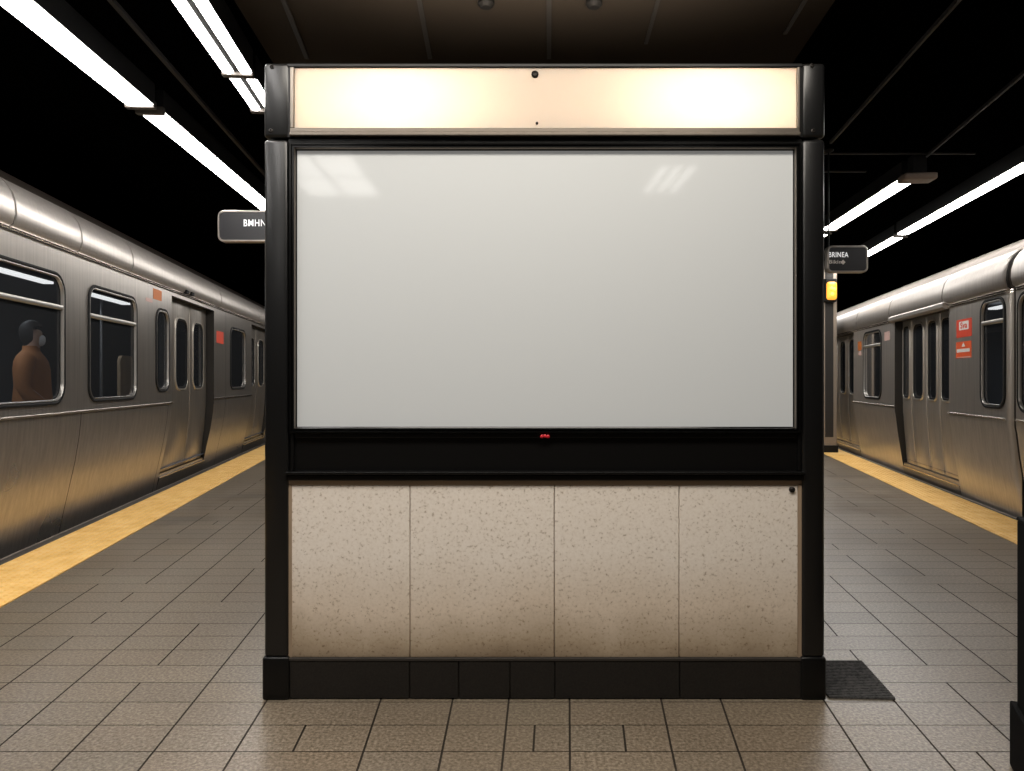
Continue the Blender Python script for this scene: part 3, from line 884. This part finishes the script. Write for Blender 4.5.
fixture('ceiling_light', 'long lit fluorescent tube meeting the left hanging sign, farther one of the left row', -2.56, ZL, 5.54, 10.2, -.055, .205, caps=(True, True))
fixture('ceiling_light', 'twin-tube lit ceiling light nearest the top of the billboard on the left', -1.415, ZL, .8, 4.86, -.10, .20, True, caps=(False, True))
fixture('ceiling_light', 'short twin-tube ceiling light with an end cap beside the billboard upper left corner', -1.405, ZL, 4.92, 5.52, -.10, .185, True, caps=(False, True))
fixture('ceiling_light', 'long lit tube running off the right edge of the picture above the right train', 3.86, ZL, 4.6, 10.2, .18, .18, caps=(False, False))
fixture('ceiling_light', 'short lit tube beyond the long right one, ending at the right hanging sign', 3.88, ZL, 10.34, 14.6, .18, .18, caps=(True, True))
brk = fixture('ceiling_light', 'lit tube with a beige end bracket between the billboard and the right row', 3.375, ZL, 7.35, 9.9, .112, .20, caps=(True, True))
fixture('ceiling_light', 'lit tube of the left row out of sight behind the billboard', -2.55, ZL, 10.3, 15.0, -.055, .2)
fixture('ceiling_light', 'last lit tube of the left row, farthest behind the billboard', -2.55, ZL, 15.1, 20.0, -.055, .2)
fixture('ceiling_light', 'lit tube of the inner right row out of sight behind the billboard', 3.375, ZL, 10.1, 14.2, .112, .2)
fixture('ceiling_light', 'farthest lit tube of the outer right row above the train', 3.88, ZL, 14.7, 19.5, .18, .18)
# bracket block at the near end of that light
p = at(918, 178, 7.2)
m = MB(); m.box((-.15, -.10, -.035), (.17, .10, .035), .02); m.mi = 1; m.box((-.06, -.06, .03), (.08, .06, ZC - p.z + .0), .005)
o = m.build('end_bracket', [M['bracket'], M['rubber']], brk); o.location = p - Vector(brk.location); o['label'] = 'beige-brown mounting block'

# recessed panel lights over the platform, mirrored in the display
def panel_light(label, x0, x1, y0, y1, nx, ny):
    root = empty('panel_light', ((x0 + x1) / 2, (y0 + y1) / 2, ZC))
    m = MB(); m.box((x0 - .04 - root.location.x, y0 - .04 - root.location.y, -.03), (x1 + .04 - root.location.x, y1 + .04 - root.location.y, 0), .004)
    m.build('frame', M['housing'], root)
    dx, dy = (x1 - x0) / nx, (y1 - y0) / ny
    for i in range(nx):
        for j in range(ny):
            m = MB(); m.box((x0 + i * dx + .035 - root.location.x, y0 + j * dy + .07 - root.location.y, -.05), (x0 + (i + 1) * dx - .035 - root.location.x, y0 + (j + 1) * dy - .07 - root.location.y, -.02), .012)
            m.build('diffuser', M['panel_lamp'], root)
    tag(root, label, 'ceiling light')
panel_light('four-pane recessed ceiling light mirrored in the upper left corner of the display', -2.50, -1.60, -2.45, -.84, 2, 2)
panel_light('small louvred ceiling light mirrored in the upper right of the display', 1.55, 2.0, -2.3, -1.2, 3, 1)

# ------------------------------------------------------------------ hanging signs and column
def sign(label, px0, px1, py0, py1, Y, r, rods, texts):
    a, b = at(px0, py1, Y), at(px1, py0, Y)
    c = (a + b) / 2
    root = empty('hanging_sign', c)
    w, h = (b.x - a.x) / 2, (b.z - a.z) / 2
    m = MB(); rows = frame_rows(-w, w, -h, h, r, [(0.02, -.03), (0, -.03), (0, .03), (.006, .036), (.016, .036), (.02, .028)])
    m.grid([[Vector((x, -hh, z)) for x, z, hh in row] for row in rows], close=True)
    m.build('sign_frame', M['sign_edge'], root, smooth=True, ang=40)
    m = MB(); pts = rr(-w + .012, w - .012, -h + .012, h - .012, r)
    m.grid([[Vector((x, y, z)) for x, z in pts] for y in (-.03, .03)], close=True)
    m.face([Vector((x, -.03, z)) for x, z in pts]); m.face([Vector((x, .03, z)) for x, z in pts])
    m.build('sign_face', M['sign'], root)
    for px in rods:
        x = (px - CX) * Y / F - c.x
        m = MB(); m.tube((x, 0, h - .005), (x, 0, ZC - c.z), .008, 10); m.disc_lathe((x, 0, ZC - c.z), (0, 0, -1), [(.05, 0), (.05, .01), (.02, .03)], 12)
        m.build('hanging_rod', M['rubber'], root, smooth=True, ang=40)
    for body, px, py, hpx, wpx, mt in texts:
        v = at(px, py, Y) - c
        t = text_mesh('sign_lettering', body, hpx * Y / F * 1.38, M[mt], root, (v.x, -.032, v.z), (math.radians(90), 0, 0), 1.0, 'LEFT', .001, .0008)
        x = [q.co.x for q in t.data.vertices]
        t.data.transform(Matrix.Diagonal((wpx * Y / F / (max(x) - min(x)), 1, 1, 1)))
    tag(root, label, 'sign')
    return root
sign('dark hanging sign with white letters, half behind the left side of the billboard', 219, 330, 211, 242.5, 6.6, .06, (285, 320), [('BMHN', 244.5, 224, 7, 22, 'letters')])
sg = sign('small dark hanging sign with two lines of white lettering right of the billboard', 826, 866.5, 246, 273, 7.0, .05, (828.5,), [('BRINEA', 827, 255.5, 5.2, 19.5, 'letters'), ('Bikin', 827.5, 262.5, 3.6, 12, 'white')])
m = MB()
dc = at(841.5, 262.7, 7.0) - Vector(sg.location)
m.face([dc + Vector((x, -.033 - dc.y, z)) for x, z in ((0, .025), (.025, 0), (0, -.025), (-.025, 0))])
m.build('sign_symbol', M['white'], sg)

# column behind the small sign, with an amber signal
cY = 13.6; ccx = X_(827.5, cY)
col = empty('platform_column', (ccx, cY, 0))
m = MB(); m.box((-.13, -.12, 0), (.13, .12, ZC), .012)
m.build('column_shaft', M['column'], col)
m = MB(); m.box((-.10, -.125, .3), (.06, -.10, 3.6), .004); m.build('cable_channel', M['seam'], col)
m = MB(); m.box((-.15, -.14, 0), (.15, .14, .14), .01); m.build('column_base', M['rubber'], col)
v = at(828, 292.5, cY)
m = MB(); m.box((-.14, -.24, v.z - .21), (.075, -.11, v.z + .24), .02); hs = m.build('signal_housing', M['rubber'], col)
m = MB(); rows = frame_rows(-.13, .06, v.z - .17, v.z + .17, .05, [(0, .24), (.0, .262), (.03, .285), (.07, .29)])
vr = m.grid([[Vector((x, -h, z)) for x, z, h in row] for row in rows], close=True); m.bm.faces.new(vr[-1])
m.build('signal_lens', M['amber'], hs, smooth=True)
m = MB()
for dx, dz in ((-.05, .05), (.0, .03), (-.035, -.06)): m.disc_lathe((dx, -.29, v.z + dz), (0, -1, 0), [(.035, 0), (.03, .012), (.01, .016)], 10)
m.build('signal_bulb', M['amber_hot'], hs)
tag(col, 'slim metal platform column with an amber signal lamp, at the right edge of the billboard', 'column')

# ------------------------------------------------------------------ passenger behind the big left window
def skin_mesh(name, verts, edges, radii, m_, parent, root=0, sub=2):
    me = bpy.data.meshes.new(name)
    me.from_pydata([Vector(v) for v in verts], edges, [])
    o = bpy.data.objects.new(name, me); C.objects.link(o)
    sk = o.modifiers.new('skin', 'SKIN'); sk.use_smooth_shade = True
    if not me.skin_vertices: 
        bpy.context.view_layer.objects.active = o
    for i, r in enumerate(radii):
        sv = me.skin_vertices[0].data[i]; sv.radius = r if isinstance(r, tuple) else (r, r); sv.use_root = (i == root)
    ss_ = o.modifiers.new('sub', 'SUBSURF'); ss_.levels = sub; ss_.render_levels = sub
    bpy.context.view_layer.update()
    dg = bpy.context.evaluated_depsgraph_get()
    me2 = bpy.data.meshes.new_from_object(o.evaluated_get(dg))
    bpy.data.objects.remove(o); bpy.data.meshes.remove(me)
    me2.name = name
    me2.materials.clear(); me2.materials.append(m_)
    for p_ in me2.polygons: p_.use_smooth = True
    o2 = bpy.data.objects.new(name, me2); C.objects.link(o2); o2.parent = parent
    return o2
pr = empty('person', (0, 0, 0))
# facing +x locally
bv = [(0, 0, .92), (0, 0, 1.10), (0, 0, 1.30), (-.01, 0, 1.42), (0, 0, 1.50), (.01, 0, 1.57), (.015, 0, 1.66), (.01, 0, 1.73),
      (0, .10, .86), (.01, .10, .48), (-.02, .10, .09), (.10, .11, .04),
      (0, -.10, .86), (.01, -.10, .48), (-.02, -.10, .09), (.10, -.11, .04),
      (0, .14, 1.39), (-.03, .265, 1.12), (.10, .25, .90),
      (0, -.14, 1.39), (-.03, -.265, 1.12), (.15, -.21, .95)]
be = [(0, 1), (1, 2), (2, 3), (3, 4), (4, 5), (5, 6), (6, 7), (0, 8), (8, 9), (9, 10), (10, 11), (0, 12), (12, 13), (13, 14), (14, 15), (3, 16), (16, 17), (17, 18), (3, 19), (19, 20), (20, 21)]
br = [(.12, .15), (.10, .14), (.11, .16), (.09, .13), .052, .075, (.10, .085), (.085, .075), .085, .055, .04, .032, .085, .055, .04, .032, .055, .042, .03, .055, .042, .03]
# hands: palm and five fingers each
def hand(base, d, side):
    base = Vector(base); d = Vector(d).normalized(); lat = Vector((0, 1, 0)); n0 = len(bv)
    w = [i for i, v in enumerate(bv) if (Vector(v) - base).length < 1e-6][0]
    bv.append(tuple(base + d * .06)); br.append((.026, .036)); be.append((w, n0))
    for k, ln in enumerate((.062, .072, .068, .052)):
        p0 = base + d * .095 + lat * (k - 1.5) * .019; p1 = p0 + d * ln * .55; p2 = p1 + (d + Vector((.5, 0, -.2))).normalized() * ln * .5
        i = len(bv); bv.extend([tuple(p0), tuple(p1), tuple(p2)]); br.extend([.0095, .009, .0075]); be.extend([(n0, i), (i, i + 1), (i + 1, i + 2)])
    p0 = base + d * .045 + lat * side * .035 + Vector((.02, 0, 0)); p1 = p0 + d * .035 + lat * side * .012
    i = len(bv); bv.extend([tuple(p0), tuple(p1)]); br.extend([.011, .009]); be.extend([(n0, i), (i, i + 1)])
hand(bv[18], (.35, -.02, -1), -1); hand(bv[21], (.5, .05, -1), 1)
skin_mesh('body', bv, be, br, M['skin'], pr)
m = MB()
m.grid([[Vector((cx + rx * math.cos(t), ry * math.sin(t), z)) for t in [2 * math.pi * i / 24 for i in range(24)]] for z, rx, ry, cx in
        ((.56, .20, .25, 0), (.58, .21, .26, 0), (.90, .185, .24, 0), (1.12, .165, .22, 0), (1.30, .165, .235, -.01), (1.385, .15, .235, -.015), (1.435, .125, .19, -.02), (1.47, .10, .125, -.02), (1.50, .08, .085, -.015), (1.545, .078, .08, -.015))], close=True)
for s_ in (1, -1):
    path = [(-.01, .17, 1.40, .085), (-.015, .225, 1.36, .09), (-.02, .255, 1.26, .082), (-.03, .275, 1.12, .07), (.02, .27, 1.03, .066), (.09 if s_ > 0 else .13, .245 if s_ > 0 else .215, .93, .055)]
    ps = [Vector((x, y * s_, z)) for x, y, z, r in path]
    rows_ = []
    for i, p_ in enumerate(ps):
        d = (ps[min(i + 1, len(ps) - 1)] - ps[max(i - 1, 0)]).normalized()
        u = d.cross(Vector((1, .2, 0))).normalized(); v_ = d.cross(u)
        rows_.append([p_ + (u * math.cos(t) + v_ * math.sin(t)) * path[i][3] for t in [2 * math.pi * k / 14 for k in range(14)]])
    vr = m.grid(rows_, close=True); m.bm.faces.new(vr[0])
m.build('coat', M['coat'], pr, smooth=True, ang=70)
skin_mesh('trousers', [(0, 0, .90), (0, .10, .80), (.01, .105, .48), (-.02, .105, .10), (0, -.10, .80), (.01, -.105, .48), (-.02, -.105, .10)],
          [(0, 1), (1, 2), (2, 3), (0, 4), (4, 5), (5, 6)], [(.13, .16), .10, .075, .062, .10, .075, .062], M['trouser'], pr)
m = MB()
for s_ in (1, -1):
    m.box((-.09, s_ * .11 - .045, 0), (.17, s_ * .11 + .045, .085), .03)
m.build('shoes', M['shoe'], pr, smooth=True)
hb_ = bmesh.new()
bmesh.ops.create_uvsphere(hb_, u_segments=20, v_segments=14, radius=1.0)
bmesh.ops.delete(hb_, geom=[v for v in hb_.verts if v.co.x > .45 and v.co.z < .42], context='VERTS')
for v in hb_.verts:
    v.co = Vector((v.co.x * .115 - .012, v.co.y * .098, v.co.z * (.12 if v.co.z > 0 else .17) + 1.70))
m = MB(); m.bm.free(); m.bm = hb_
m.build('hair', M['hair'], pr, smooth=True)
m = MB(); m.disc_lathe((.07, 0, 1.605), (1, 0, -.12), [(.062, .0), (.058, .02), (.040, .038), (.012, .045)], 14)
m.build('face_mask', M['maskw'], pr, smooth=True)
m = MB()
for s_ in (1, -1):
    m.disc_lathe((.098, s_ * .034, 1.672), (1, s_ * .2, 0), [(.012, 0), (.010, .006), (.003, .009)], 10)
m.build('eyes', M['eye'], pr, smooth=True)
wp = L.root.matrix_world
pr.location = (-5.10, 7.45, .217)
pr.rotation_euler = (0, 0, math.radians(22))
tag(pr, 'passenger in a brown-orange coat and white mask standing behind the large left train window', 'person')

# ------------------------------------------------------------------ light, world, camera
warm = (1.0, .93, .85)
area('added_front_fill', (0.2, 1.7, 3.64), (0, 0, 0), 2.8, .6, 112, (1.0, .925, .82))  # added fill out of view, brightens the billboard front and near floor

w = bpy.data.worlds.new('world'); S.world = w; w.use_nodes = True
bg = w.node_tree.nodes['Background']; bg.inputs[0].default_value = (.9, .85, .8, 1); bg.inputs[1].default_value = .0

cam = bpy.data.cameras.new('camera'); co = bpy.data.objects.new('camera', cam); C.objects.link(co)
co.location = (0, 0, H); co.rotation_euler = (math.radians(90), 0, 0)
cam.sensor_width = 36; cam.lens = F / 1024 * 36; cam.shift_y = (HY - 385.5) / 1024; cam.clip_start = .05
S.camera = co
S.view_settings.view_transform = 'Standard'
S.view_settings.look = 'None'
S.view_settings.exposure = 0
